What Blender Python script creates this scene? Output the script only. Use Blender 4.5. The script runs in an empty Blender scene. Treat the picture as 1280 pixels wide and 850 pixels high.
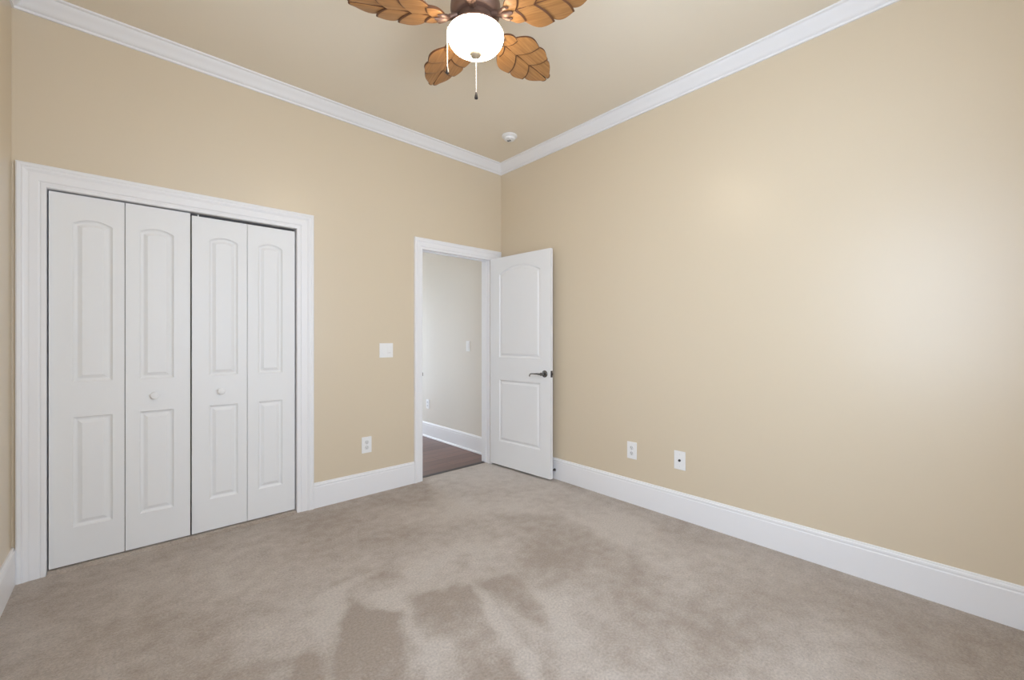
import bpy, bmesh, math, random
from mathutils import Vector, Matrix
from mathutils.geometry import tessellate_polygon

random.seed(7)
PI = math.pi
scene = bpy.context.scene
col = scene.collection

# ------------------------------------------------------------------ camera
FPX, EYE = 530.0, 1.235
TH = math.atan(584 / FPX)
FW = Vector((math.cos(TH), math.sin(TH))); RT = Vector((math.sin(TH), -math.cos(TH)))
CAM = Vector((-2.8314, -3.2842))
cd = bpy.data.cameras.new('camera'); cam = bpy.data.objects.new('camera', cd); col.objects.link(cam)
cam.location = (CAM.x, CAM.y, EYE); cam.rotation_euler = (PI / 2, 0, TH - PI / 2)
cd.sensor_width = 36; cd.lens = FPX / 1280 * 36; cd.clip_start = 0.02
scene.camera = cam

# ------------------------------------------------------------------ light and exposure
vs = scene.view_settings
vs.view_transform = 'Standard'; vs.look = 'None'; vs.gamma = 1.0; vs.use_curve_mapping = False
vs.exposure = 0.06
SKY = 15.5                      # overcast daylight outside the windows
BOWL = 25.0                      # glowing glass bowl of the fan light
w = bpy.data.worlds.new('daylight'); scene.world = w; w.use_nodes = True
bg = w.node_tree.nodes['Background']
bg.inputs[0].default_value = (0.745, 0.875, 1.06, 1); bg.inputs[1].default_value = SKY
scene.cycles.use_denoising = True
scene.cycles.max_bounces = 14; scene.cycles.diffuse_bounces = 10; scene.cycles.glossy_bounces = 5
scene.cycles.sample_clamp_indirect = 8.0

ROOM_X, ROOM_Y, CEIL = -3.264, -3.66, 3.0
WIN_Y0, WIN_Y1, WIN_Z0, WIN_Z1 = -3.38, -2.47, 0.78, 2.45   # left wall window
FWX0, FWX1 = -2.60, -1.20                                    # added fill window behind the camera

def portal(name, loc, rot, sx, sy):
    l = bpy.data.lights.new(name, 'AREA'); l.shape = 'RECTANGLE'; l.size = sx; l.size_y = sy
    l.cycles.is_portal = True
    o = bpy.data.objects.new(name, l); o.location = loc; o.rotation_euler = rot; col.objects.link(o)
portal('window_daylight', (ROOM_X - 0.11, (WIN_Y0 + WIN_Y1) / 2, (WIN_Z0 + WIN_Z1) / 2), (0, -PI / 2, 0), WIN_Z1 - WIN_Z0, WIN_Y1 - WIN_Y0)
portal('window_daylight', ((FWX0 + FWX1) / 2, ROOM_Y - 0.11, (WIN_Z0 + WIN_Z1) / 2), (PI / 2, 0, 0), FWX1 - FWX0, WIN_Z1 - WIN_Z0)  # portal of the added fill window
portal('window_daylight', (-0.60, 3.51, 1.05), (-PI / 2, 0, 0), 1.0, 1.9)

# ------------------------------------------------------------------ materials
def mat(name, base, rough=0.5, metal=0.0, spec=0.5, bump=None, noise=None, emit=None):
    m = bpy.data.materials.new(name); m.use_nodes = True
    nt = m.node_tree; b = nt.nodes['Principled BSDF']
    b.inputs['Base Color'].default_value = (*base, 1); b.inputs['Roughness'].default_value = rough
    b.inputs['Metallic'].default_value = metal; b.inputs['Specular IOR Level'].default_value = spec
    if emit:
        b.inputs['Emission Color'].default_value = (*emit[0], 1); b.inputs['Emission Strength'].default_value = emit[1]
    tc = nt.nodes.new('ShaderNodeTexCoord')
    if noise:                                   # (scale, second colour, detail)
        n = nt.nodes.new('ShaderNodeTexNoise'); n.inputs['Scale'].default_value = noise[0]; n.inputs['Detail'].default_value = noise[2]
        nt.links.new(tc.outputs['Object'], n.inputs['Vector'])
        mx = nt.nodes.new('ShaderNodeMix'); mx.data_type = 'RGBA'
        mx.inputs[6].default_value = (*base, 1); mx.inputs[7].default_value = (*noise[1], 1)
        nt.links.new(n.outputs['Fac'], mx.inputs[0]); nt.links.new(mx.outputs[2], b.inputs['Base Color'])
    if bump:                                    # (scale, strength, distance)
        n = nt.nodes.new('ShaderNodeTexNoise'); n.inputs['Scale'].default_value = bump[0]; n.inputs['Detail'].default_value = 3
        nt.links.new(tc.outputs['Object'], n.inputs['Vector'])
        bp = nt.nodes.new('ShaderNodeBump'); bp.inputs['Strength'].default_value = bump[1]; bp.inputs['Distance'].default_value = bump[2]
        nt.links.new(n.outputs['Fac'], bp.inputs['Height']); nt.links.new(bp.outputs['Normal'], b.inputs['Normal'])
    return m

WALL_C = (0.665, 0.568, 0.425)
M_wall = mat('tan_wall_paint', WALL_C, 0.355, spec=0.78, bump=(90, 0.03, 0.002), noise=(3, (0.67, 0.573, 0.43), 2))
M_ceil = mat('tan_ceiling_paint', (0.80, 0.725, 0.60), 0.85, spec=0.2, bump=(120, 0.05, 0.002))
M_hall = mat('cream_hall_paint', (0.72, 0.68, 0.61), 0.6, spec=0.3, bump=(90, 0.04, 0.002))
M_trim = mat('white_trim_paint', (0.83, 0.83, 0.845), 0.38, spec=0.45)
M_door = mat('white_door_paint', (0.80, 0.805, 0.81), 0.42, spec=0.4, bump=(160, 0.02, 0.001))
M_plate = mat('white_plastic', (0.84, 0.84, 0.84), 0.3)
M_slot = mat('dark_slot', (0.10, 0.10, 0.10), 0.6)
M_ivory = mat('light_grey_plastic', (0.70, 0.70, 0.70), 0.35)
M_nickel = mat('satin_nickel', (0.20, 0.195, 0.19), 0.25, metal=1.0)
M_darkmetal = mat('dark_metal', (0.05, 0.045, 0.045), 0.35, metal=0.6)
M_bronze = mat('brushed_bronze', (0.17, 0.10, 0.075), 0.42, metal=0.55, noise=(18, (0.24, 0.15, 0.11), 3))
M_chain = mat('pale_bead_chain', (0.80, 0.76, 0.70), 0.4, metal=0.3)
M_finial = mat('antique_finial', (0.42, 0.34, 0.24), 0.45, metal=0.5)
M_strip = mat('dark_threshold_strip', (0.035, 0.025, 0.022), 0.5)
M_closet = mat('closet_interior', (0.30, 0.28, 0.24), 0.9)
M_frame = mat('window_frame_white', (0.82, 0.82, 0.82), 0.4)
M_bowl = mat('frosted_glass_bowl', (0.95, 0.93, 0.90), 0.3, emit=((1.0, 0.86, 0.66), BOWL))

def wood_blade():
    m = bpy.data.materials.new('carved_honey_wood'); m.use_nodes = True; nt = m.node_tree; b = nt.nodes['Principled BSDF']
    tc = nt.nodes.new('ShaderNodeTexCoord'); mp = nt.nodes.new('ShaderNodeMapping')
    mp.inputs['Scale'].default_value = (6, 120, 20)
    n = nt.nodes.new('ShaderNodeTexNoise'); n.inputs['Scale'].default_value = 1.0; n.inputs['Detail'].default_value = 5; n.inputs['Distortion'].default_value = 0.4
    cr = nt.nodes.new('ShaderNodeValToRGB')
    cr.color_ramp.elements[0].position = 0.3; cr.color_ramp.elements[0].color = (0.26, 0.118, 0.036, 1)
    cr.color_ramp.elements[1].position = 0.72; cr.color_ramp.elements[1].color = (0.43, 0.215, 0.075, 1)
    nt.links.new(tc.outputs['Object'], mp.inputs['Vector']); nt.links.new(mp.outputs['Vector'], n.inputs['Vector'])
    nt.links.new(n.outputs['Fac'], cr.inputs['Fac']); nt.links.new(cr.outputs['Color'], b.inputs['Base Color'])
    b.inputs['Roughness'].default_value = 0.4
    return m
M_blade = wood_blade()
M_groove = mat('dark_groove', (0.12, 0.045, 0.015), 0.6)

def hall_wood():
    m = bpy.data.materials.new('dark_hardwood_planks'); m.use_nodes = True; nt = m.node_tree; b = nt.nodes['Principled BSDF']
    tc = nt.nodes.new('ShaderNodeTexCoord')
    br = nt.nodes.new('ShaderNodeTexBrick'); br.inputs['Scale'].default_value = 1.0
    br.inputs['Brick Width'].default_value = 0.85; br.inputs['Row Height'].default_value = 0.125; br.inputs['Mortar Size'].default_value = 0.002
    br.inputs['Color1'].default_value = (0.17, 0.078, 0.055, 1); br.inputs['Color2'].default_value = (0.27, 0.135, 0.095, 1)
    br.inputs['Mortar'].default_value = (0.03, 0.015, 0.01, 1)
    mp = nt.nodes.new('ShaderNodeMapping'); mp.inputs['Scale'].default_value = (5, 70, 1)
    n = nt.nodes.new('ShaderNodeTexNoise'); n.inputs['Scale'].default_value = 1.0; n.inputs['Detail'].default_value = 5
    mx = nt.nodes.new('ShaderNodeMix'); mx.data_type = 'RGBA'; mx.blend_type = 'MULTIPLY'; mx.inputs[0].default_value = 0.6
    nt.links.new(tc.outputs['Object'], br.inputs['Vector']); nt.links.new(tc.outputs['Object'], mp.inputs['Vector'])
    nt.links.new(mp.outputs['Vector'], n.inputs['Vector'])
    nt.links.new(br.outputs['Color'], mx.inputs[6]); nt.links.new(n.outputs['Fac'], mx.inputs[7]); nt.links.new(mx.outputs[2], b.inputs['Base Color'])
    b.inputs['Roughness'].default_value = 0.38
    return m
M_hallfloor = hall_wood()

def carpet():
    m = bpy.data.materials.new('beige_cut_pile_carpet'); m.use_nodes = True; nt = m.node_tree; b = nt.nodes['Principled BSDF']
    b.inputs['Roughness'].default_value = 0.95; b.inputs['Specular IOR Level'].default_value = 0.1
    b.inputs['Sheen Weight'].default_value = 0.25; b.inputs['Sheen Roughness'].default_value = 0.5
    at = nt.nodes.new('ShaderNodeAttribute'); at.attribute_name = 'pile'
    tc = nt.nodes.new('ShaderNodeTexCoord')
    n = nt.nodes.new('ShaderNodeTexNoise'); n.inputs['Scale'].default_value = 95; n.inputs['Detail'].default_value = 5; n.inputs['Roughness'].default_value = 0.8
    n2 = nt.nodes.new('ShaderNodeTexNoise'); n2.inputs['Scale'].default_value = 14; n2.inputs['Detail'].default_value = 5
    for q in (n, n2): nt.links.new(tc.outputs['Object'], q.inputs['Vector'])
    def ma(op, a, bb):
        x = nt.nodes.new('ShaderNodeMath'); x.operation = op
        for i, v in enumerate((a, bb)):
            if isinstance(v, (int, float)): x.inputs[i].default_value = v
            else: nt.links.new(v, x.inputs[i])
        return x.outputs[0]
    f = ma('ADD', at.outputs['Fac'], ma('MULTIPLY', ma('SUBTRACT', n2.outputs['Fac'], 0.5), 1.3))
    mx = nt.nodes.new('ShaderNodeMix'); mx.data_type = 'RGBA'; mx.clamp_factor = True
    mx.inputs[6].default_value = (0.325, 0.260, 0.205, 1); mx.inputs[7].default_value = (0.50, 0.438, 0.382, 1)
    nt.links.new(f, mx.inputs[0])
    sp = ma('ADD', 1.0, ma('MULTIPLY', ma('SUBTRACT', n.outputs['Fac'], 0.5), 1.5))
    ml = nt.nodes.new('ShaderNodeVectorMath'); ml.operation = 'SCALE'
    nt.links.new(mx.outputs[2], ml.inputs[0]); nt.links.new(sp, ml.inputs['Scale']); nt.links.new(ml.outputs['Vector'], b.inputs['Base Color'])
    bp = nt.nodes.new('ShaderNodeBump'); bp.inputs['Strength'].default_value = 0.7; bp.inputs['Distance'].default_value = 0.008
    nt.links.new(n.outputs['Fac'], bp.inputs['Height']); nt.links.new(bp.outputs['Normal'], b.inputs['Normal'])
    return m
M_carpet = carpet()

def glass(name, tint):
    m = bpy.data.materials.new(name); m.use_nodes = True; nt = m.node_tree
    nt.nodes.remove(nt.nodes['Principled BSDF']); out = nt.nodes['Material Output']
    t = nt.nodes.new('ShaderNodeBsdfTransparent'); t.inputs[0].default_value = (tint, tint, tint, 1); g = nt.nodes.new('ShaderNodeBsdfGlossy'); g.inputs['Roughness'].default_value = 0.02
    mx = nt.nodes.new('ShaderNodeMixShader'); mx.inputs[0].default_value = 0.05
    nt.links.new(t.outputs[0], mx.inputs[1]); nt.links.new(g.outputs[0], mx.inputs[2]); nt.links.new(mx.outputs[0], out.inputs[0])
    return m
M_glass = glass('dimmed_glass_rear', 0.74); M_pane_hall = glass('dimmed_glass_hall', 0.90); M_pane_left = glass('dimmed_glass_left', 0.77)  # pane tints dim the daylight of each window to balance the room

# ------------------------------------------------------------------ mesh helpers
def obj(name, bm, m, parent=None, smooth=False, angle=40):
    me = bpy.data.meshes.new(name)
    bmesh.ops.remove_doubles(bm, verts=bm.verts, dist=1e-6)
    bmesh.ops.recalc_face_normals(bm, faces=bm.faces)
    bm.to_mesh(me); bm.free()
    for mm in (m if isinstance(m, (list, tuple)) else [m]): me.materials.append(mm)
    if smooth:
        me.polygons.foreach_set('use_smooth', [True] * len(me.polygons))
        me.set_sharp_from_angle(angle=math.radians(angle))
    o = bpy.data.objects.new(name, me); col.objects.link(o)
    if parent: o.parent = parent
    return o
def tag(o, label=None, cat=None, group=None, kind=None):
    if label: o['label'] = label
    if cat: o['category'] = cat
    if group: o['group'] = group
    if kind: o['kind'] = kind
    return o
def struct(o, label, cat): return tag(o, label, cat, kind='structure')
def empty(name, loc, rot=(0, 0, 0)):
    o = bpy.data.objects.new(name, None); o.location = loc; o.rotation_euler = rot; o.empty_display_size = 0.1
    col.objects.link(o); return o
def box(bm, a, b, bevel=0.0):
    g = bmesh.ops.create_cube(bm, size=1.0)
    c = [(a[i] + b[i]) / 2 for i in range(3)]; s = [abs(b[i] - a[i]) for i in range(3)]
    for v in g['verts']: v.co = Vector((v.co.x * s[0] + c[0], v.co.y * s[1] + c[1], v.co.z * s[2] + c[2]))
    if bevel:
        es = list({e for v in g['verts'] for e in v.link_edges})
        bmesh.ops.bevel(bm, geom=es, offset=bevel, segments=2, profile=0.5, affect='EDGES')
def BM(): return bmesh.new()
def lathe(bm, prof, seg=32, mtx=None, cap=True):
    rings = []
    for r, z in prof:
        ring = []
        for i in range(seg):
            a = 2 * PI * i / seg; p = Vector((max(r, 1e-5) * math.cos(a), max(r, 1e-5) * math.sin(a), z))
            ring.append(bm.verts.new(mtx @ p if mtx else p))
        rings.append(ring)
    for A, B in zip(rings, rings[1:]):
        for i in range(seg): bm.faces.new((A[i], A[(i + 1) % seg], B[(i + 1) % seg], B[i]))
    if cap: bm.faces.new(list(reversed(rings[0]))); bm.faces.new(rings[-1])
def tube(bm, pts, rad, seg=10):
    pts = [Vector(p) for p in pts]; n = len(pts)
    rs = rad if isinstance(rad, (list, tuple)) else [rad] * n
    rings = []; ref = None
    for i, p in enumerate(pts):
        d = (pts[min(i + 1, n - 1)] - pts[max(i - 1, 0)]).normalized()
        if ref is None:
            ref = d.orthogonal().normalized()
        x = (ref - d * ref.dot(d)).normalized(); y = d.cross(x); ref = x
        rings.append([bm.verts.new(p + (x * math.cos(2 * PI * k / seg) + y * math.sin(2 * PI * k / seg)) * rs[i]) for k in range(seg)])
    for A, B in zip(rings, rings[1:]):
        for k in range(seg): bm.faces.new((A[k], A[(k + 1) % seg], B[(k + 1) % seg], B[k]))
    bm.faces.new(list(reversed(rings[0]))); bm.faces.new(rings[-1])
def sweep(bm, sections):
    """closed profile sections (equal point counts) joined in order, capped at both ends"""
    R = [[bm.verts.new(p) for p in s] for s in sections]; n = len(R[0])
    for A, B in zip(R, R[1:]):
        for k in range(n): bm.faces.new((A[k], A[(k + 1) % n], B[(k + 1) % n], B[k]))
    bm.faces.new(list(reversed(R[0]))); bm.faces.new(R[-1])

# ------------------------------------------------------------------ the room shell
WT = 0.12
CL0, CL1, CLH = -3.145, -1.933, 2.032      # closet opening
DR0, DR1, DRH = -0.915, -0.148, 2.042      # doorway opening
bm = BM()
for a, b in (((ROOM_X - WT, 0, 0), (CL0, WT, CLH)), ((CL1, 0, 0), (DR0, WT, CLH)), ((DR1, 0, 0), (0.0, WT, CLH)),
             ((ROOM_X - WT, 0, CLH), (DR0, WT, CEIL)), ((DR1, 0, CLH), (0.0, WT, CEIL)), ((DR0, 0, DRH), (DR1, WT, CEIL))):
    box(bm, a, b)
struct(obj('wall_back', bm, M_wall), 'tan painted wall holding the white closet and the open doorway', 'wall')
bm = BM(); box(bm, (0, ROOM_Y - WT, 0), (WT, WT, CEIL))
struct(obj('wall_right', bm, M_wall), 'long plain tan wall to the right with a soft pool of daylight', 'wall')
bm = BM(); X = ROOM_X - WT
box(bm, (X, ROOM_Y - WT, 0), (ROOM_X, WIN_Y0, CEIL)); box(bm, (X, WIN_Y1, 0), (ROOM_X, 0, CEIL))
box(bm, (X, WIN_Y0, 0), (ROOM_X, WIN_Y1, WIN_Z0)); box(bm, (X, WIN_Y0, WIN_Z1), (ROOM_X, WIN_Y1, CEIL))
struct(obj('wall_left', bm, M_wall), 'tan wall strip at the far left edge beside the closet casing', 'wall')
bm = BM(); Y = ROOM_Y - WT
box(bm, (ROOM_X, Y, 0), (FWX0, ROOM_Y, CEIL)); box(bm, (FWX1, Y, 0), (0, ROOM_Y, CEIL))
box(bm, (FWX0, Y, 0), (FWX1, ROOM_Y, WIN_Z0)); box(bm, (FWX0, Y, WIN_Z1), (FWX1, ROOM_Y, CEIL))
struct(obj('wall_front', bm, M_wall), 'tan wall behind the camera', 'wall')
bm = BM(); box(bm, (ROOM_X - WT, ROOM_Y - WT, CEIL), (WT, WT, CEIL + 0.1))
struct(obj('ceiling', bm, M_ceil), 'flat tan ceiling above the fan', 'ceiling')

# unseen windows that let the daylight in; the one behind the camera is added fill
def window(name, o, sx, sz, rz, label, pane):
    root = empty(name, o, (0, 0, rz)); struct(root, label, 'window')
    bm = BM(); t = 0.045
    for a, b in (((0, 0.02, 0), (t, 0.08, sz)), ((sx - t, 0.02, 0), (sx, 0.08, sz)), ((t, 0.02, 0), (sx - t, 0.08, t)), ((t, 0.02, sz - t), (sx - t, 0.08, sz)),
                 ((t, 0.03, sz / 2 - 0.02), (sx - t, 0.07, sz / 2 + 0.02))): box(bm, a, b)
    obj('window_frame', bm, M_frame, root)
    bm = BM(); box(bm, (t, 0.048, t), (sx - t, 0.052, sz - t)); obj('window_pane', bm, pane, root)
    bm = BM(); k = 0.085
    for a, b in (((-k, -0.02, -k), (0, 0, sz + k)), ((sx, -0.02, -k), (sx + k, 0, sz + k)), ((0, -0.02, sz), (sx, 0, sz + k)), ((0, -0.04, -k), (sx, 0, 0))): box(bm, a, b)
    obj('window_casing', bm, M_trim, root)
window('window_1', (ROOM_X, WIN_Y0, WIN_Z0), WIN_Y1 - WIN_Y0, WIN_Z1 - WIN_Z0, PI / 2, 'white framed window in the left wall beside the camera', M_pane_left)
window('fill_window', (FWX1, ROOM_Y, WIN_Z0), FWX1 - FWX0, WIN_Z1 - WIN_Z0, PI, 'unseen window added behind the camera for fill light', M_glass)

# carpet: a fine grid whose 'pile' value holds the vacuum and footprint marks and painted doorway light
def onz(px, py):
    t = EYE * FPX / (py - 425); d = FW + (px - 640) / FPX * RT
    return CAM + d * t
def poly_px(pts): return [onz(*p) for p in pts]
MARKS = [  # traced lay of the pile, with doorway light painted in: outline, amount (negative = darker lay), edge softness in metres
    (poly_px([(425, 775), (440, 745), (470, 758), (500, 760), (515, 795), (535, 850), (540, 900), (400, 900), (423, 830)]), -0.45, 0.035),
    (poly_px([(380, 815), (402, 812), (410, 900), (340, 900)]), -0.40, 0.03),
    (poly_px([(520, 745), (545, 738), (590, 728), (600, 750), (640, 820), (690, 900), (600, 900), (560, 800), (525, 770)]), -0.38, 0.05),
    (poly_px([(595, 725), (640, 718), (680, 760), (690, 790), (660, 775), (620, 745)]), -0.38, 0.04),
    (poly_px([(470, 720), (490, 705), (505, 725), (480, 742), (440, 750), (430, 740)]), -0.38, 0.05),
    (poly_px([(570, 690), (588, 692), (592, 710), (575, 716)]), -0.28, 0.04),
    (poly_px([(620, 638), (700, 648), (790, 690), (830, 730), (800, 770), (720, 740), (660, 690)]), -0.25, 0.14),
    (poly_px([(390, 745), (450, 720), (505, 745), (530, 800), (560, 900), (530, 900), (490, 762), (440, 752), (420, 800), (405, 812)]), 0.30, 0.03),
    (poly_px([(280, 790), (330, 770), (420, 775), (400, 812), (300, 835)]), 0.25, 0.06),
    (poly_px([(590, 725), (610, 745), (650, 800), (720, 900), (690, 900), (620, 800)]), 0.30, 0.03),
    (poly_px([(640, 715), (690, 745), (760, 830), (830, 900), (720, 900), (700, 800), (660, 740)]), 0.28, 0.06),
    (poly_px([(530, 600), (610, 580), (690, 600), (820, 660), (900, 690), (840, 720), (700, 640), (560, 645)]), 0.25, 0.08),  # hall light spilling through the doorway, painted as a lighter patch
    (poly_px([(500, 700), (600, 670), (660, 680), (640, 715), (560, 735), (480, 745)]), 0.15, 0.08),
    (poly_px([(0, 775), (45, 765), (60, 800), (0, 830)]), 0.30, 0.08),
    (poly_px([(860, 740), (960, 800), (900, 830), (820, 780)]), -0.2, 0.1),
]
def seg_dist(p, a, b):
    d = b - a; t = max(0, min(1, (p - a).dot(d) / max(d.dot(d), 1e-9))); return (p - a - d * t).length
def inside(p, P):
    c = False; j = len(P) - 1
    for i in range(len(P)):
        if (P[i].y > p.y) != (P[j].y > p.y) and p.x < (P[j].x - P[i].x) * (p.y - P[i].y) / (P[j].y - P[i].y) + P[i].x: c = not c
        j = i
    return c
from mathutils import noise as mnoise
def pile(x, y):
    q = Vector((x, y, 0))
    wob = Vector((mnoise.noise(q * 6.0), mnoise.noise(q * 6.0 + Vector((9, 3, 1))))) * 0.035 + Vector((mnoise.noise(q * 22), mnoise.noise(q * 22 + Vector((4, 7, 2))))) * 0.012
    p = Vector((x, y)) + wob
    v = 0.54 + 0.40 * mnoise.fractal(Vector((x * 1.6 + 3, y * 2.4, 0.3)), 0.8, 2.0, 4)
    for P, amt, soft in MARKS:
        soft *= 0.7; amt *= 1.35
        xs = [a.x for a in P]; ys = [a.y for a in P]
        if not (min(xs) - soft < p.x < max(xs) + soft and min(ys) - soft < p.y < max(ys) + soft): continue
        d = min(seg_dist(p, P[i], P[(i + 1) % len(P)]) for i in range(len(P)))
        s = d if inside(p, P) else -d
        k = max(0.0, min(1.0, (s + soft) / (2 * soft))); v += amt * k * k * (3 - 2 * k)
    return v
NX, NY = 164, 188
X0, X1, Y0, Y1 = ROOM_X, 0.0, ROOM_Y, 0.0
verts = []; faces = []; vals = []
for j in range(NY + 1):
    for i in range(NX + 1):
        x = X0 + (X1 - X0) * i / NX; y = Y0 + (Y1 - Y0) * j / NY
        verts.append((x, y, 0)); vals.append(pile(x, y))
for j in range(NY):
    for i in range(NX):
        a = j * (NX + 1) + i; faces.append((a, a + 1, a + NX + 2, a + NX + 1))
TY = 0.062                                                    # carpet runs a little way into the doorway
n0 = len(verts); K = 24
for j in range(2):
    for i in range(K + 1):
        x = DR0 + (DR1 - DR0) * i / K; y = TY * j
        verts.append((x, y, 0)); vals.append(pile(x, y))
for i in range(K): faces.append((n0 + i, n0 + i + 1, n0 + K + 2 + i, n0 + K + 1 + i))
n0 = len(verts)                                               # carpet edge rising under the bifold doors
RISE = ((-0.035, 0.0006), (-0.022, 0.004), (-0.008, 0.011), (0.006, 0.015), (0.110, 0.015))
for y, z in RISE:
    for i in range(K + 1):
        x = CL0 + 0.002 + (CL1 - CL0 - 0.004) * i / K; verts.append((x, y, z)); vals.append(pile(x, y))
for j in range(len(RISE) - 1):
    for i in range(K): a = n0 + j * (K + 1) + i; faces.append((a, a + 1, a + K + 2, a + K + 1))
n0 = len(verts)                                               # slab under the pile
for z in (-0.02, -0.06):
    verts += [(X0 - WT, Y0 - WT, z), (WT, Y0 - WT, z), (WT, TY, z), (X0 - WT, TY, z)]; vals += [0.5] * 4
faces += [tuple(n0 + k for k in (0, 1, 2, 3)), tuple(n0 + k for k in (7, 6, 5, 4))]
me = bpy.data.meshes.new('floor'); me.from_pydata(verts, [], faces)
at = me.attributes.new('pile', 'FLOAT', 'POINT'); at.data.foreach_set('value', vals)
me.materials.append(M_carpet); fl = bpy.data.objects.new('floor', me); col.objects.link(fl)
struct(fl, 'beige cut pile carpet with vacuum marks covering the bedroom floor', 'floor')

# hallway beyond the doorway
HX0, HX1, HY1, HC = -1.70, 0.045, 3.4, 2.75
bm = BM(); box(bm, (HX0, TY, -0.08), (HX1, HY1, -0.012)); struct(obj('floor_hallway', bm, M_hallfloor), 'dark brown hardwood floor beyond the open doorway', 'floor')
bm = BM(); box(bm, (HX1, WT, 0), (HX1 + 0.1, HY1, HC)); struct(obj('wall_hallway_right', bm, M_hall), 'cream hallway wall seen through the open doorway', 'wall')
bm = BM(); box(bm, (HX0, HY1, 0), (-1.1, HY1 + 0.1, HC)); box(bm, (-0.1, HY1, 0), (HX1 + 0.1, HY1 + 0.1, HC)); box(bm, (-1.1, HY1, 0), (-0.1, HY1 + 0.1, 0.1)); box(bm, (-1.1, HY1, 2.0), (-0.1, HY1 + 0.1, HC))
struct(obj('wall_hallway_end', bm, M_hall), 'cream end wall of the hallway holding its window', 'wall')
bm = BM(); box(bm, (HX0 - 0.1, WT, 0), (HX0, HY1, HC))
struct(obj('wall_hallway_left', bm, M_hall), 'cream wall at the far side of the hallway', 'wall')
bm = BM(); box(bm, (HX0 - 0.1, WT, HC), (HX1 + 0.1, HY1 + 0.1, HC + 0.1)); struct(obj('ceiling_hallway', bm, M_ceil), 'hallway ceiling out of view', 'ceiling')
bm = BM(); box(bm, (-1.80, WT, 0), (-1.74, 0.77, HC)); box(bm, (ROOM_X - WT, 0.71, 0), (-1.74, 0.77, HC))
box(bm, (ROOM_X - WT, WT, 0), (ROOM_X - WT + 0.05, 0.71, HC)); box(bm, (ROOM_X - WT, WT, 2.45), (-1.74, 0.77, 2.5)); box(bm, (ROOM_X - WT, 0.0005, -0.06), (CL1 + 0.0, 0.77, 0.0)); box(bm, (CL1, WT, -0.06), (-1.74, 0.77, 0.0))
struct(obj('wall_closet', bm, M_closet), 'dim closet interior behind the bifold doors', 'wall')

window('window_3', (-1.1, HY1, 0.1), 1.0, 1.9, 0, 'white framed window at the end of the hallway', M_pane_hall)

# ------------------------------------------------------------------ trim
def base_prof(h=0.185):
    return [(0, 0), (0.0145, 0), (0.0145, h - 0.034), (0.0125, h - 0.029), (0.0125, h - 0.024), (0.0145, h - 0.021), (0.0135, h - 0.013), (0.009, h - 0.009), (0.0085, h - 0.003), (0.006, h), (0, h)]
def base(name, a, b, n, label, prof=None):
    """a, b floor points along the wall, n the direction into the room"""
    bm = BM(); secs = []
    for p in (a, b): secs.append([Vector((p[0] + n[0] * d, p[1] + n[1] * d, z)) for d, z in (prof or base_prof())])
    sweep(bm, secs); return struct(obj(name, bm, M_trim), label, 'baseboard')
base('baseboard_back', (-1.828, 0), (-0.992, 0), (0, -1), 'tall white baseboard between the closet casing and the doorway casing')
base('baseboard_right', (0, ROOM_Y), (0, 0), (-1, 0), 'tall white baseboard running along the right wall')
base('baseboard_left', (ROOM_X, 0), (ROOM_X, ROOM_Y), (1, 0), 'short piece of white baseboard at the far left edge')
base('baseboard_front', (0, ROOM_Y), (ROOM_X, ROOM_Y), (0, 1), 'white baseboard behind the camera')
hp = [(0, 0), (0.03, 0), (0.03, 0.008), (0.026, 0.016), (0.016, 0.02)] + base_prof()[2:]
hb = base('baseboard_hallway', (HX1, WT), (HX1, HY1), (-1, 0), 'white baseboard on the hallway wall seen through the doorway', [(d, z - 0.012) for d, z in hp])

CR = [(0, -0.086), (0.010, -0.086), (0.012, -0.080), (0.012, -0.075), (0.019, -0.072), (0.026, -0.066), (0.033, -0.056), (0.041, -0.046), (0.050, -0.037), (0.059, -0.028),
      (0.066, -0.020), (0.070, -0.013), (0.076, -0.011), (0.083, -0.009), (0.084, 0.0), (0, 0)]
def crown(name, c0, c1, n, label):
    """c0, c1 room corners; each end mitred at 45 degrees"""
    bm = BM(); d = Vector((c1[0] - c0[0], c1[1] - c0[1])).normalized(); secs = []
    for c, s in ((c0, 1), (c1, -1)): secs.append([Vector((c[0] + n[0] * o + d.x * o * s, c[1] + n[1] * o + d.y * o * s, CEIL + z)) for o, z in CR])
    sweep(bm, secs); struct(obj(name, bm, M_trim, smooth=True, angle=35), label, 'crown molding')
crown('trim_1', (ROOM_X, 0), (0, 0), (0, -1), 'white crown molding above the closet and doorway wall')
crown('trim_2', (0, 0), (0, ROOM_Y), (-1, 0), 'white crown molding along the top of the right wall')
crown('trim_3', (ROOM_X, ROOM_Y), (ROOM_X, 0), (1, 0), 'white crown molding above the left wall')
crown('trim_4', (0, ROOM_Y), (ROOM_X, ROOM_Y), (0, 1), 'white crown molding behind the camera')

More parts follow.
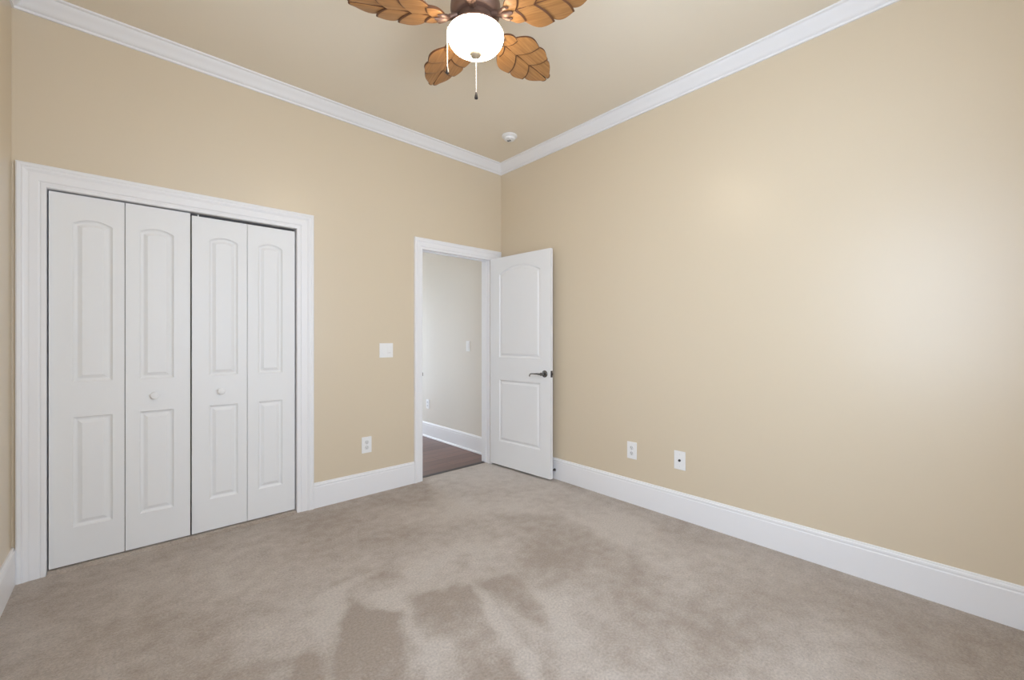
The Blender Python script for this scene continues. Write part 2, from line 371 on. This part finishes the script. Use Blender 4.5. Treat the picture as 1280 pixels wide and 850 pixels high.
def casing_prof(wd):
    k = wd / 0.107
    P = [(0, 0.0), (0, 0.009), (0.003, 0.011), (0.018, 0.011), (0.021, 0.009), (0.023, 0.0085), (0.026, 0.012), (0.030, 0.0135), (0.058, 0.0145), (0.064, 0.0135), (0.070, 0.0165), (0.076, 0.020),
         (0.083, 0.0215), (0.088, 0.0195), (0.091, 0.022), (0.101, 0.022), (0.107, 0.018), (0.107, 0)]
    return [(a * k, h) for a, h in P]
def casing(name, x0, x1, top, wl, wr, wh, label):
    bm = BM(); L, R, T = casing_prof(wl), casing_prof(wr), casing_prof(wh)
    s = [[Vector((x0 - a, -h, 0)) for a, h in L], [Vector((x0 - a, -h, top + b)) for (a, h), (b, _) in zip(L, T)],
         [Vector((x1 + a, -h, top + b)) for (a, h), (b, _) in zip(R, T)], [Vector((x1 + a, -h, 0)) for a, h in R]]
    sweep(bm, s); return struct(obj(name, bm, M_trim), label, 'door casing')
c1 = casing('trim_5', CL0, CL1, CLH, 0.105, 0.112, 0.112, 'wide white molded casing framing the bifold closet')
c2 = casing('trim_6', DR0 - 0.003, DR1 + 0.004, DRH - 0.012, 0.078, 0.130, 0.098, 'white molded casing framing the open doorway')

bm = BM()                                                     # closet jamb lining with the door track
box(bm, (CL0 - 0.006, 0.0005, 0), (CL0 + 0.0006, WT, CLH)); box(bm, (CL1 - 0.0006, 0.0005, 0), (CL1 + 0.006, WT, CLH)); box(bm, (CL0, 0.0005, CLH - 0.001), (CL1, WT, CLH + 0.006))
j1 = struct(obj('trim_7', bm, M_trim), 'white jamb lining inside the closet opening', 'door jamb')
bm = BM(); box(bm, (CL0 + 0.01, 0.034, CLH - 0.016), (CL1 - 0.01, 0.060, CLH - 0.005)); obj('door_track', bm, M_darkmetal, j1)
bm = BM(); box(bm, (-2.503, 0.022, CLH - 0.020), (-2.497, 0.030, CLH - 0.005)); obj('track_guide', bm, M_plate, j1)
bm = BM()                                                     # doorway jamb
box(bm, (DR0 - 0.001, 0, 0), (DR0 + 0.004, WT + 0.01, DRH)); box(bm, (DR1 - 0.004, 0, 0), (DR1 + 0.001, WT + 0.01, DRH)); box(bm, (DR0, 0, DRH - 0.006), (DR1, WT + 0.01, DRH + 0.001))
box(bm, (DR0 + 0.004, 0.045, 0), (DR0 + 0.014, 0.08, DRH - 0.006)); box(bm, (DR1 - 0.010, 0.05, 0), (DR1 - 0.004, 0.085, DRH - 0.006)); box(bm, (DR0 + 0.014, 0.045, DRH - 0.016), (DR1 - 0.010, 0.08, DRH - 0.006))
j2 = struct(obj('trim_8', bm, M_trim), 'white door jamb inside the open doorway', 'door jamb')
bm = BM(); box(bm, (DR0 + 0.003, 0.004, 0.905), (DR0 + 0.0055, 0.036, 0.965)); box(bm, (DR0 + 0.001, -0.004, 0.92), (DR0 + 0.006, 0.006, 0.95)); obj('strike_plate', bm, M_nickel, j2)
bm = BM(); box(bm, (DR0 + 0.004, TY, -0.012), (DR1 - 0.004, TY + 0.042, 0.003), 0.001)
tag(obj('threshold_strip', bm, M_strip), 'dark threshold strip where carpet meets the hallway hardwood', 'threshold')

# ------------------------------------------------------------------ panelled doors
def arch_panel(x0, x1, z0, zs, rise, n=18):
    """outline of a raised panel inset by d; the top is an arch of the given rise"""
    mx = (x0 + x1) / 2; c = (x1 - x0) / 2
    def outline(d):
        if rise <= 0: return [Vector((x0 + d, z0 + d)), Vector((x1 - d, z0 + d)), Vector((x1 - d, zs - d)), Vector((x0 + d, zs - d))]
        R = (c * c + rise * rise) / (2 * rise); zc = zs + rise - R; r_ = R - d; a0 = math.asin((c - d) / r_)
        P = [Vector((x0 + d, z0 + d)), Vector((x1 - d, z0 + d))]
        return P + [Vector((mx + r_ * math.sin(a0 - 2 * a0 * i / n), zc + r_ * math.cos(a0 - 2 * a0 * i / n))) for i in range(n + 1)]
    return outline
RINGS = [(0.0, 0.0), (0.003, 0.004), (0.008, 0.009), (0.013, 0.011), (0.018, 0.011), (0.022, 0.009), (0.036, 0.002)]
def leaf(bm, w, h, t, panels, both=False):
    def side(y0, sgn):
        O = [Vector((0, 0)), Vector((w, 0)), Vector((w, h)), Vector((0, h))]
        polys = [O] + [P(0.0) for P in panels]
        flat = [p for q in polys for p in q]
        vs_ = [bm.verts.new((p.x, y0, p.y)) for p in flat]
        for tri in tessellate_polygon([[Vector((p.x, p.y, 0)) for p in q] for q in polys]): bm.faces.new([vs_[k] for k in tri])
        k = 4
        for P in panels:
            m = len(P(0.0)); ring = vs_[k:k + m]; k += m
            for d, dep in RINGS[1:]:
                nr = [bm.verts.new((p.x, y0 + sgn * dep, p.y)) for p in P(d)]
                for i in range(m): bm.faces.new((ring[i], ring[(i + 1) % m], nr[(i + 1) % m], nr[i]))
                ring = nr
            bm.faces.new(ring)
        return vs_[:4]
    f = side(0.0, 1)
    if both: b = side(t, -1)
    else:
        b = [bm.verts.new(p) for p in ((0, t, 0), (w, t, 0), (w, t, h), (0, t, h))]; bm.faces.new(b)
    for i in range(4): bm.faces.new((f[i], f[(i + 1) % 4], b[(i + 1) % 4], b[i]))

def knob(parent, x, z):
    bm = BM(); M = Matrix.Translation((x, 0, z)) @ Matrix.Rotation(PI / 2, 4, 'X')
    lathe(bm, [(0.010, 0.0), (0.008, 0.005), (0.0075, 0.012), (0.013, 0.0145), (0.0195, 0.018), (0.0210, 0.0225), (0.0185, 0.0275), (0.011, 0.030), (0.0, 0.031)], 24, M)
    obj('knob', bm, M_door, parent, smooth=True)
def bifold(name, xs, h, label, stiles, kn, y=0.012, z=0.023):
    root = empty(name, (xs[0], y, z)); struct(root, label, 'closet door')
    for k in range(2):
        a, b = xs[k], xs[k + 1]; w = b - a - 0.003; pl, pr = stiles[k]
        bm = BM(); leaf(bm, w, h, 0.030, [arch_panel(pl, w - pr, 0.196, 0.793, 0), arch_panel(pl, w - pr, 0.984, 1.846, 0.026)])
        o = obj('door_leaf', bm, M_door, root); o.location = (a - xs[0] + 0.0015, 0, 0)
        if kn[0] == k: knob(o, kn[1], 0.883)
bifold('door_1', (-3.1395, -2.8410, -2.5395), 2.000, 'left pair of white bifold closet doors with a small white knob', ((0.088, 0.050), (0.062, 0.080)), (1, 0.128))
bifold('door_2', (-2.5345, -2.2355, -1.9405), 1.988, 'right pair of white bifold closet doors nearest the doorway', ((0.088, 0.052), (0.062, 0.080)), (0, 0.150))

# the open bedroom door
ANG = math.radians(-86.2)
d3 = empty('door_3', (-0.152, -0.012, 0.018), (0, 0, ANG)); struct(d3, 'open white panel door swung back against the right wall', 'door')
LW, LH, LT = 0.762, 2.020, 0.035
bm = BM(); leaf(bm, LW, LH, LT, [arch_panel(0.125, LW - 0.115, 0.235, 0.832, 0), arch_panel(0.125, LW - 0.115, 1.050, 1.855, 0.070)], both=True)
lf = obj('door_leaf', bm, M_door, d3)
for sgn, y0 in ((-1, 0.0), (1, LT)):
    bm = BM(); hx, hz = LW - 0.062, 0.918
    M = Matrix.Translation((hx, y0, hz)) @ Matrix.Rotation(PI / 2 * (1 if sgn < 0 else -1), 4, 'X')
    lathe(bm, [(0.031, 0.0), (0.031, 0.004), (0.028, 0.008), (0.021, 0.010), (0.013, 0.012), (0.011, 0.020), (0.011, 0.044), (0.0145, 0.047), (0.0145, 0.056), (0.0, 0.058)], 28, M)
    yy = y0 + sgn * 0.050
    pts = [(hx - 0.005, yy, hz), (hx - 0.030, yy, hz - 0.001), (hx - 0.055, yy, hz + 0.001), (hx - 0.080, yy, hz - 0.001), (hx - 0.105, yy, hz - 0.001), (hx - 0.122, yy, hz - 0.003), (hx - 0.132, yy, hz - 0.010), (hx - 0.136, yy, hz - 0.019), (hx - 0.137, yy, hz - 0.026)]
    tube(bm, pts, [0.009, 0.0085, 0.0072, 0.0056, 0.0052, 0.005, 0.005, 0.0056, 0.006], 12)
    h_ = obj('door_handle', bm, M_nickel, d3, smooth=True)
bm = BM(); box(bm, (LW - 0.001, 0.005, 0.89), (LW + 0.0015, LT - 0.005, 0.947)); box(bm, (LW, 0.011, 0.909), (LW + 0.011, 0.024, 0.929), 0.002)
obj('latch', bm, M_darkmetal, d3)

# ------------------------------------------------------------------ wall plates (built facing -Y, then turned)
def plate_bm(wd, ht):
    bm = BM(); box(bm, (-wd / 2, -0.006, -ht / 2), (wd / 2, 0, ht / 2), 0.0025); return bm
def outlet(loc, rz, label, group=None, wd=0.081, ht=0.128):
    r = empty('power_outlet', loc, (0, 0, rz)); tag(r, label, 'outlet', group)
    obj('cover_plate', plate_bm(wd, ht), M_plate, r)
    for s in (1, -1):
        bm = BM(); cz = s * 0.021
        lathe(bm, [(0.0165, 0.0), (0.0165, 0.0075), (0.015, 0.009), (0, 0.009)], 24, Matrix.Translation((0, 0, cz)) @ Matrix.Rotation(PI / 2, 4, 'X'))
        q = obj('socket', bm, M_ivory, r, smooth=True)
        bm = BM()
        for dx, hh in ((-0.0062, 0.0085), (0.0062, 0.007)): box(bm, (dx - 0.0011, -0.0096, cz + 0.003 - hh / 2), (dx + 0.0011, -0.0085, cz + 0.003 + hh / 2))
        lathe(bm, [(0.0025, 0.0086), (0.0025, 0.0096)], 12, Matrix.Translation((0, 0, cz - 0.008)) @ Matrix.Rotation(PI / 2, 4, 'X'))
        obj('socket_slot', bm, M_slot, q)
    bm = BM(); lathe(bm, [(0.003, 0.006), (0.003, 0.0072)], 12, Matrix.Rotation(PI / 2, 4, 'X')); obj('screw', bm, M_ivory, r)
    return r
outlet((-1.418, 0, 0.400), 0, 'white power outlet low on the wall between closet and doorway')
outlet((0, -1.518, 0.400), PI / 2 * -1, 'white power outlet low on the right wall, nearer the open door')
outlet((HX1, 1.50, 0.41), -PI / 2, 'small white outlet low on the hallway wall through the doorway', wd=0.072, ht=0.118)
r = empty('cable_jack', (0, -1.893, 0.403), (0, 0, -PI / 2)); tag(r, 'white cable wall plate with one dark round jack on the right wall', 'cable jack')
obj('cover_plate', plate_bm(0.081, 0.128), M_plate, r)
bm = BM(); M = Matrix.Rotation(PI / 2, 4, 'X')
lathe(bm, [(0.0085, 0.005), (0.0085, 0.009), (0.006, 0.0095), (0.006, 0.015), (0.004, 0.0155), (0.0, 0.0155)], 16, M); obj('coax_socket', bm, M_darkmetal, r)
for s in (1, -1):
    bm = BM(); lathe(bm, [(0.003, 0.005), (0.003, 0.0072)], 12, Matrix.Translation((0, 0, s * 0.042)) @ M); obj('screw', bm, M_ivory, r)

r = empty('light_switch', (-1.252, 0, 1.150), (0, 0, 0)); tag(r, 'white double switch plate on the wall left of the doorway', 'light switch')
obj('cover_plate', plate_bm(0.118, 0.118), M_plate, r)
bm = BM(); x = -0.025
v = [(-0.0165, -0.006, -0.033), (0.0165, -0.006, -0.033), (0.0165, -0.006, 0.033), (-0.0165, -0.006, 0.033), (-0.0165, -0.012, -0.033), (0.0165, -0.012, -0.033), (0.0165, -0.0075, 0.033), (-0.0165, -0.0075, 0.033)]
vv = [bm.verts.new((a + x, b, c)) for a, b, c in v]
for f in ((0, 1, 2, 3), (4, 5, 6, 7), (0, 1, 5, 4), (2, 3, 7, 6), (1, 2, 6, 5), (0, 3, 7, 4)): bm.faces.new([vv[k] for k in f])
obj('rocker', bm, M_plate, r)
bm = BM(); box(bm, (0.0085, -0.009, -0.033), (0.0415, -0.005, 0.033), 0.001); d_ = obj('dimmer', bm, M_plate, r)
bm = BM(); box(bm, (0.010, -0.0105, -0.022), (0.040, -0.0085, -0.019)); obj('dimmer_groove', bm, M_ivory, d_)
bm = BM(); box(bm, (0.022, -0.013, -0.023), (0.030, -0.0085, -0.017), 0.001); obj('dimmer_slider', bm, M_ivory, d_)

r = empty('light_switch', (HX1, 0.625, 1.165), (0, 0, -PI / 2)); tag(r, 'small white switch on the hallway wall seen through the doorway', 'light switch')
obj('cover_plate', plate_bm(0.072, 0.118), M_plate, r)
bm = BM(); box(bm, (-0.0165, -0.010, -0.033), (0.0165, -0.005, 0.033), 0.001); obj('rocker', bm, M_plate, r)

# ------------------------------------------------------------------ door stop behind the open door
r = empty('door_stop', (-0.0145, -0.748, 0.082)); tag(r, 'small dark door stop on the baseboard behind the open door', 'door stop')
bm = BM(); M = Matrix.Rotation(-PI / 2, 4, 'Y'); lathe(bm, [(0.013, 0), (0.013, 0.003), (0.006, 0.006), (0.006, 0.010)], 16, M); obj('stop_base', bm, M_nickel, r)
bm = BM(); tube(bm, [(-0.008 - 0.024 * i / 84, 0.0055 * math.cos(i * PI / 6), 0.0055 * math.sin(i * PI / 6)) for i in range(85)], 0.0013, 6); obj('stop_spring', bm, M_nickel, r)
bm = BM(); lathe(bm, [(0.006, 0.031), (0.009, 0.033), (0.009, 0.043), (0.007, 0.045), (0, 0.045)], 16, M); obj('stop_tip', bm, M_slot, r)

# ------------------------------------------------------------------ smoke detector
SMX, SMY = -0.385, -0.556
r = empty('smoke_detector', (SMX, SMY, CEIL), (PI, 0, 0.4)); tag(r, 'round white smoke detector on the ceiling near the corner', 'smoke detector')
bm = BM(); lathe(bm, [(0.066, 0), (0.066, 0.010), (0.062, 0.014), (0.050, 0.016), (0.0, 0.016)], 40); obj('base_plate', bm, M_plate, r, smooth=True)
bm = BM(); lathe(bm, [(0.046, 0.016), (0.048, 0.019), (0.048, 0.028), (0.044, 0.035), (0.034, 0.039), (0.0, 0.040)], 40); h_ = obj('sensor_cap', bm, M_plate, r, smooth=True)
bm = BM()
for k in range(3): box(bm, (-0.006 + 0.008 * k, -0.022, 0.0385), (-0.003 + 0.008 * k, 0.012, 0.0412))
obj('vent_slots', bm, M_slot, h_)
bm = BM(); lathe(bm, [(0.006, 0.039), (0.006, 0.0425), (0, 0.0425)], 16, Matrix.Translation((-0.018, 0.015, 0))); obj('test_button', bm, M_ivory, h_)

# ------------------------------------------------------------------ ceiling fan with leaf blades
D0 = 2.0
HUB = CAM + (FW + (594.5 - 640) / FPX * RT) * D0
fan = empty('ceiling_fan', (HUB.x, HUB.y, CEIL)); tag(fan, 'bronze ceiling fan with carved wooden leaf blades and a glowing glass bowl', 'ceiling fan')
def zz(z): return z - CEIL
bm = BM(); lathe(bm, [(0.020, zz(2.925)), (0.045, zz(2.932)), (0.062, zz(2.955)), (0.068, zz(2.985)), (0.068, 0.0)], 40); obj('canopy', bm, M_bronze, fan, smooth=True)
bm = BM(); lathe(bm, [(0.014, zz(2.87)), (0.014, zz(2.93))], 20); obj('downrod', bm, M_bronze, fan, smooth=True)
bm = BM(); lathe(bm, [(0.060, zz(2.750)), (0.098, zz(2.752)), (0.112, zz(2.762)), (0.118, zz(2.785)), (0.116, zz(2.815)), (0.105, zz(2.842)), (0.080, zz(2.860)), (0.035, zz(2.868)), (0.030, zz(2.885)), (0.014, zz(2.89))], 48)
obj('motor_housing', bm, M_bronze, fan, smooth=True)
bm = BM(); lathe(bm, [(0.116, zz(2.672)), (0.124, zz(2.677)), (0.124, zz(2.687)), (0.114, zz(2.698)), (0.097, zz(2.712)), (0.085, zz(2.730)), (0.083, zz(2.7505))], 48); obj('light_fitter', bm, M_bronze, fan, smooth=True)
bm = BM()
prof = [(0.118, 2.680), (0.1285, 2.677), (0.1325, 2.669), (0.1320, 2.657), (0.126, 2.640), (0.112, 2.621), (0.092, 2.607), (0.066, 2.594), (0.036, 2.588), (0.0, 2.586)]
lathe(bm, [(a, zz(b)) for a, b in prof], 56, cap=False)
bowl = obj('glass_bowl', bm, M_bowl, fan, smooth=True, angle=80)
bm = BM(); lathe(bm, [(0.024, zz(2.5915)), (0.0275, zz(2.587)), (0.0275, zz(2.581)), (0.023, zz(2.573)), (0.013, zz(2.568)), (0.006, zz(2.564)), (0.0, zz(2.563))], 28); obj('finial', bm, M_finial, bowl, smooth=True)

def chain(p, z0, z1, name='pull_chain'):
    bm = BM(); n = max(6, int((z0 - z1) / 0.0085))
    tube(bm, [(p[0], p[1], zz(z0)), (p[0], p[1], zz(z1))], 0.0012, 8)
    for i in range(n):
        z = z0 + (z1 - z0) * (i + 0.5) / n
        lathe(bm, [(0, zz(z) + 0.0034), (0.0025, zz(z) + 0.0017), (0.0031, zz(z)), (0.0025, zz(z) - 0.0017), (0, zz(z) - 0.0034)], 8, Matrix.Translation((p[0], p[1], 0)), cap=False)
    c = obj(name, bm, M_chain, fan, smooth=True)
    bm = BM(); lathe(bm, [(0.003, zz(z1) + 0.004), (0.0045, zz(z1) - 0.002), (0.0065, zz(z1) - 0.012), (0.0085, zz(z1) - 0.022), (0.008, zz(z1) - 0.027), (0.0, zz(z1) - 0.029)], 16, Matrix.Translation((p[0], p[1], 0)))
    obj('pull_bell', bm, M_darkmetal, c, smooth=True)
side = -RT * 0.1335
chain((side.x, side.y), 2.712, 2.520)
bm = BM(); tube(bm, [(side.x * 0.90, side.y * 0.90, zz(2.704)), (side.x * 0.97, side.y * 0.97, zz(2.712)), (side.x, side.y, zz(2.712))], 0.003, 8); obj('chain_guide', bm, M_chain, fan, smooth=True)
chain((0.002, -0.002), 2.566, 2.400)

def leaflet(bm, A, B, C, D, sgn, z0, z1, bulge, bend, split=0.0):
    NS, NT = 12, 9; bot, top = [], []
    A, B, C, D = (Vector(p) for p in (A, B, C, D))
    for i in range(NS + 1):
        s = i / NS; rb, rt_ = [], []
        for k in range(NT + 1):
            t = k / NT
            S = A.lerp(D, t) + Vector((-bend * 0.6 * math.sin(PI * t), 0)); E_ = B.lerp(C, t) + Vector((bend * math.sin(PI * t), 0))
            p = S.lerp(E_, s); y = p.y + bulge * math.sin(PI * min(1, s ** 0.85)) * t * t
            y = max(y, split)
            zb = -(z0 + (z1 - z0) * s) - 0.006 * math.sin(PI * (0.15 + 0.75 * t)) + 0.003
            rb.append(bm.verts.new((p.x, sgn * y, zb))); rt_.append(bm.verts.new((p.x, sgn * y, 0.006)))
        bot.append(rb); top.append(rt_)
    er = []
    for k in range(NT + 1):                       # dark bevel down to the next leaflet
        c = bot[NS][k].co; er.append(bm.verts.new((c.x + 0.0085, c.y * 0.99, c.z * 0.72)))
    def q(a, b, c, d, m=0):
        f = bm.faces.new((a, b, c, d)); f.material_index = m
    for i in range(NS):
        for k in range(NT):
            q(bot[i][k], bot[i][k + 1], bot[i + 1][k + 1], bot[i + 1][k]); q(top[i][k], top[i + 1][k], top[i + 1][k + 1], top[i][k + 1])
    for k in range(NT):
        q(bot[0][k], top[0][k], top[0][k + 1], bot[0][k + 1], 1); q(bot[NS][k], bot[NS][k + 1], er[k + 1], er[k], 1); q(er[k], er[k + 1], top[NS][k + 1], top[NS][k], 1)
    for i in range(NS):
        q(bot[i][0], bot[i + 1][0], top[i + 1][0], top[i][0], 1); q(bot[i][NT], top[i][NT], top[i + 1][NT], bot[i + 1][NT], 1)
def blade_bm():
    bm = BM()
    for s in (1, -1):
        leaflet(bm, (.150, 0), (.200, 0), (.228, .064), (.150, .026), s, .003, .0105, .018, .008, .0008)
        leaflet(bm, (.180, 0), (.290, 0), (.350, .109), (.205, .038), s, .002, .0100, .042, .014, .0008)
        leaflet(bm, (.265, 0), (.398, 0), (.447, .091), (.325, .068), s, .001, .0090, .032, .014, .0008)
        leaflet(bm, (.365, 0), (.560, .003), (.550, .030), (.425, .056), s, .000, .0070, .034, .004, .0016)
    n0 = len(bm.faces)                            # dark score line down the middle
    tube(bm, [(0.15 + 0.38 * i / 12, 0, -0.0065 + 0.0035 * i / 12) for i in range(13)], 0.0022, 8)
    bm.faces.ensure_lookup_table()
    for f in bm.faces[n0:]: f.material_index = 1
    return bm
PITCH = math.radians(-12)
bb = blade_bm(); me0 = None
for k in range(5):
    a = math.radians(7.0 + 72 * k)
    if k == 0: o = obj('blade', bb, [M_blade, M_groove], fan, smooth=True, angle=30); me0 = o.data
    else:
        o = bpy.data.objects.new('blade', me0); col.objects.link(o); o.parent = fan
    o.matrix_local = Matrix.Translation((0, 0, zz(2.735))) @ Matrix.Rotation(a, 4, 'Z') @ Matrix.Rotation(PITCH, 4, 'X')
    if k == 0:
        bm = BM()
        tube(bm, [(0.088, 0, 0.016), (0.115, 0, 0.004), (0.140, 0, -0.006), (0.165, 0, -0.013), (0.190, 0, -0.015)], [0.016, 0.013, 0.012, 0.013, 0.006], 12)
        for s in (1, -1):
            tube(bm, [(0.118, 0, 0.002), (0.138, s * 0.018, -0.004), (0.160, s * 0.028, -0.010), (0.178, s * 0.026, -0.013)], [0.009, 0.008, 0.008, 0.004], 10)
            lathe(bm, [(0.006, -0.012), (0.006, -0.018), (0.0, -0.0195)], 12, Matrix.Translation((0.166, s * 0.028, 0)))
        ir = obj('blade_bracket', bm, M_bronze, o, smooth=True); irm = ir.data
    else:
        ir = bpy.data.objects.new('blade_bracket', irm); col.objects.link(ir); ir.parent = o
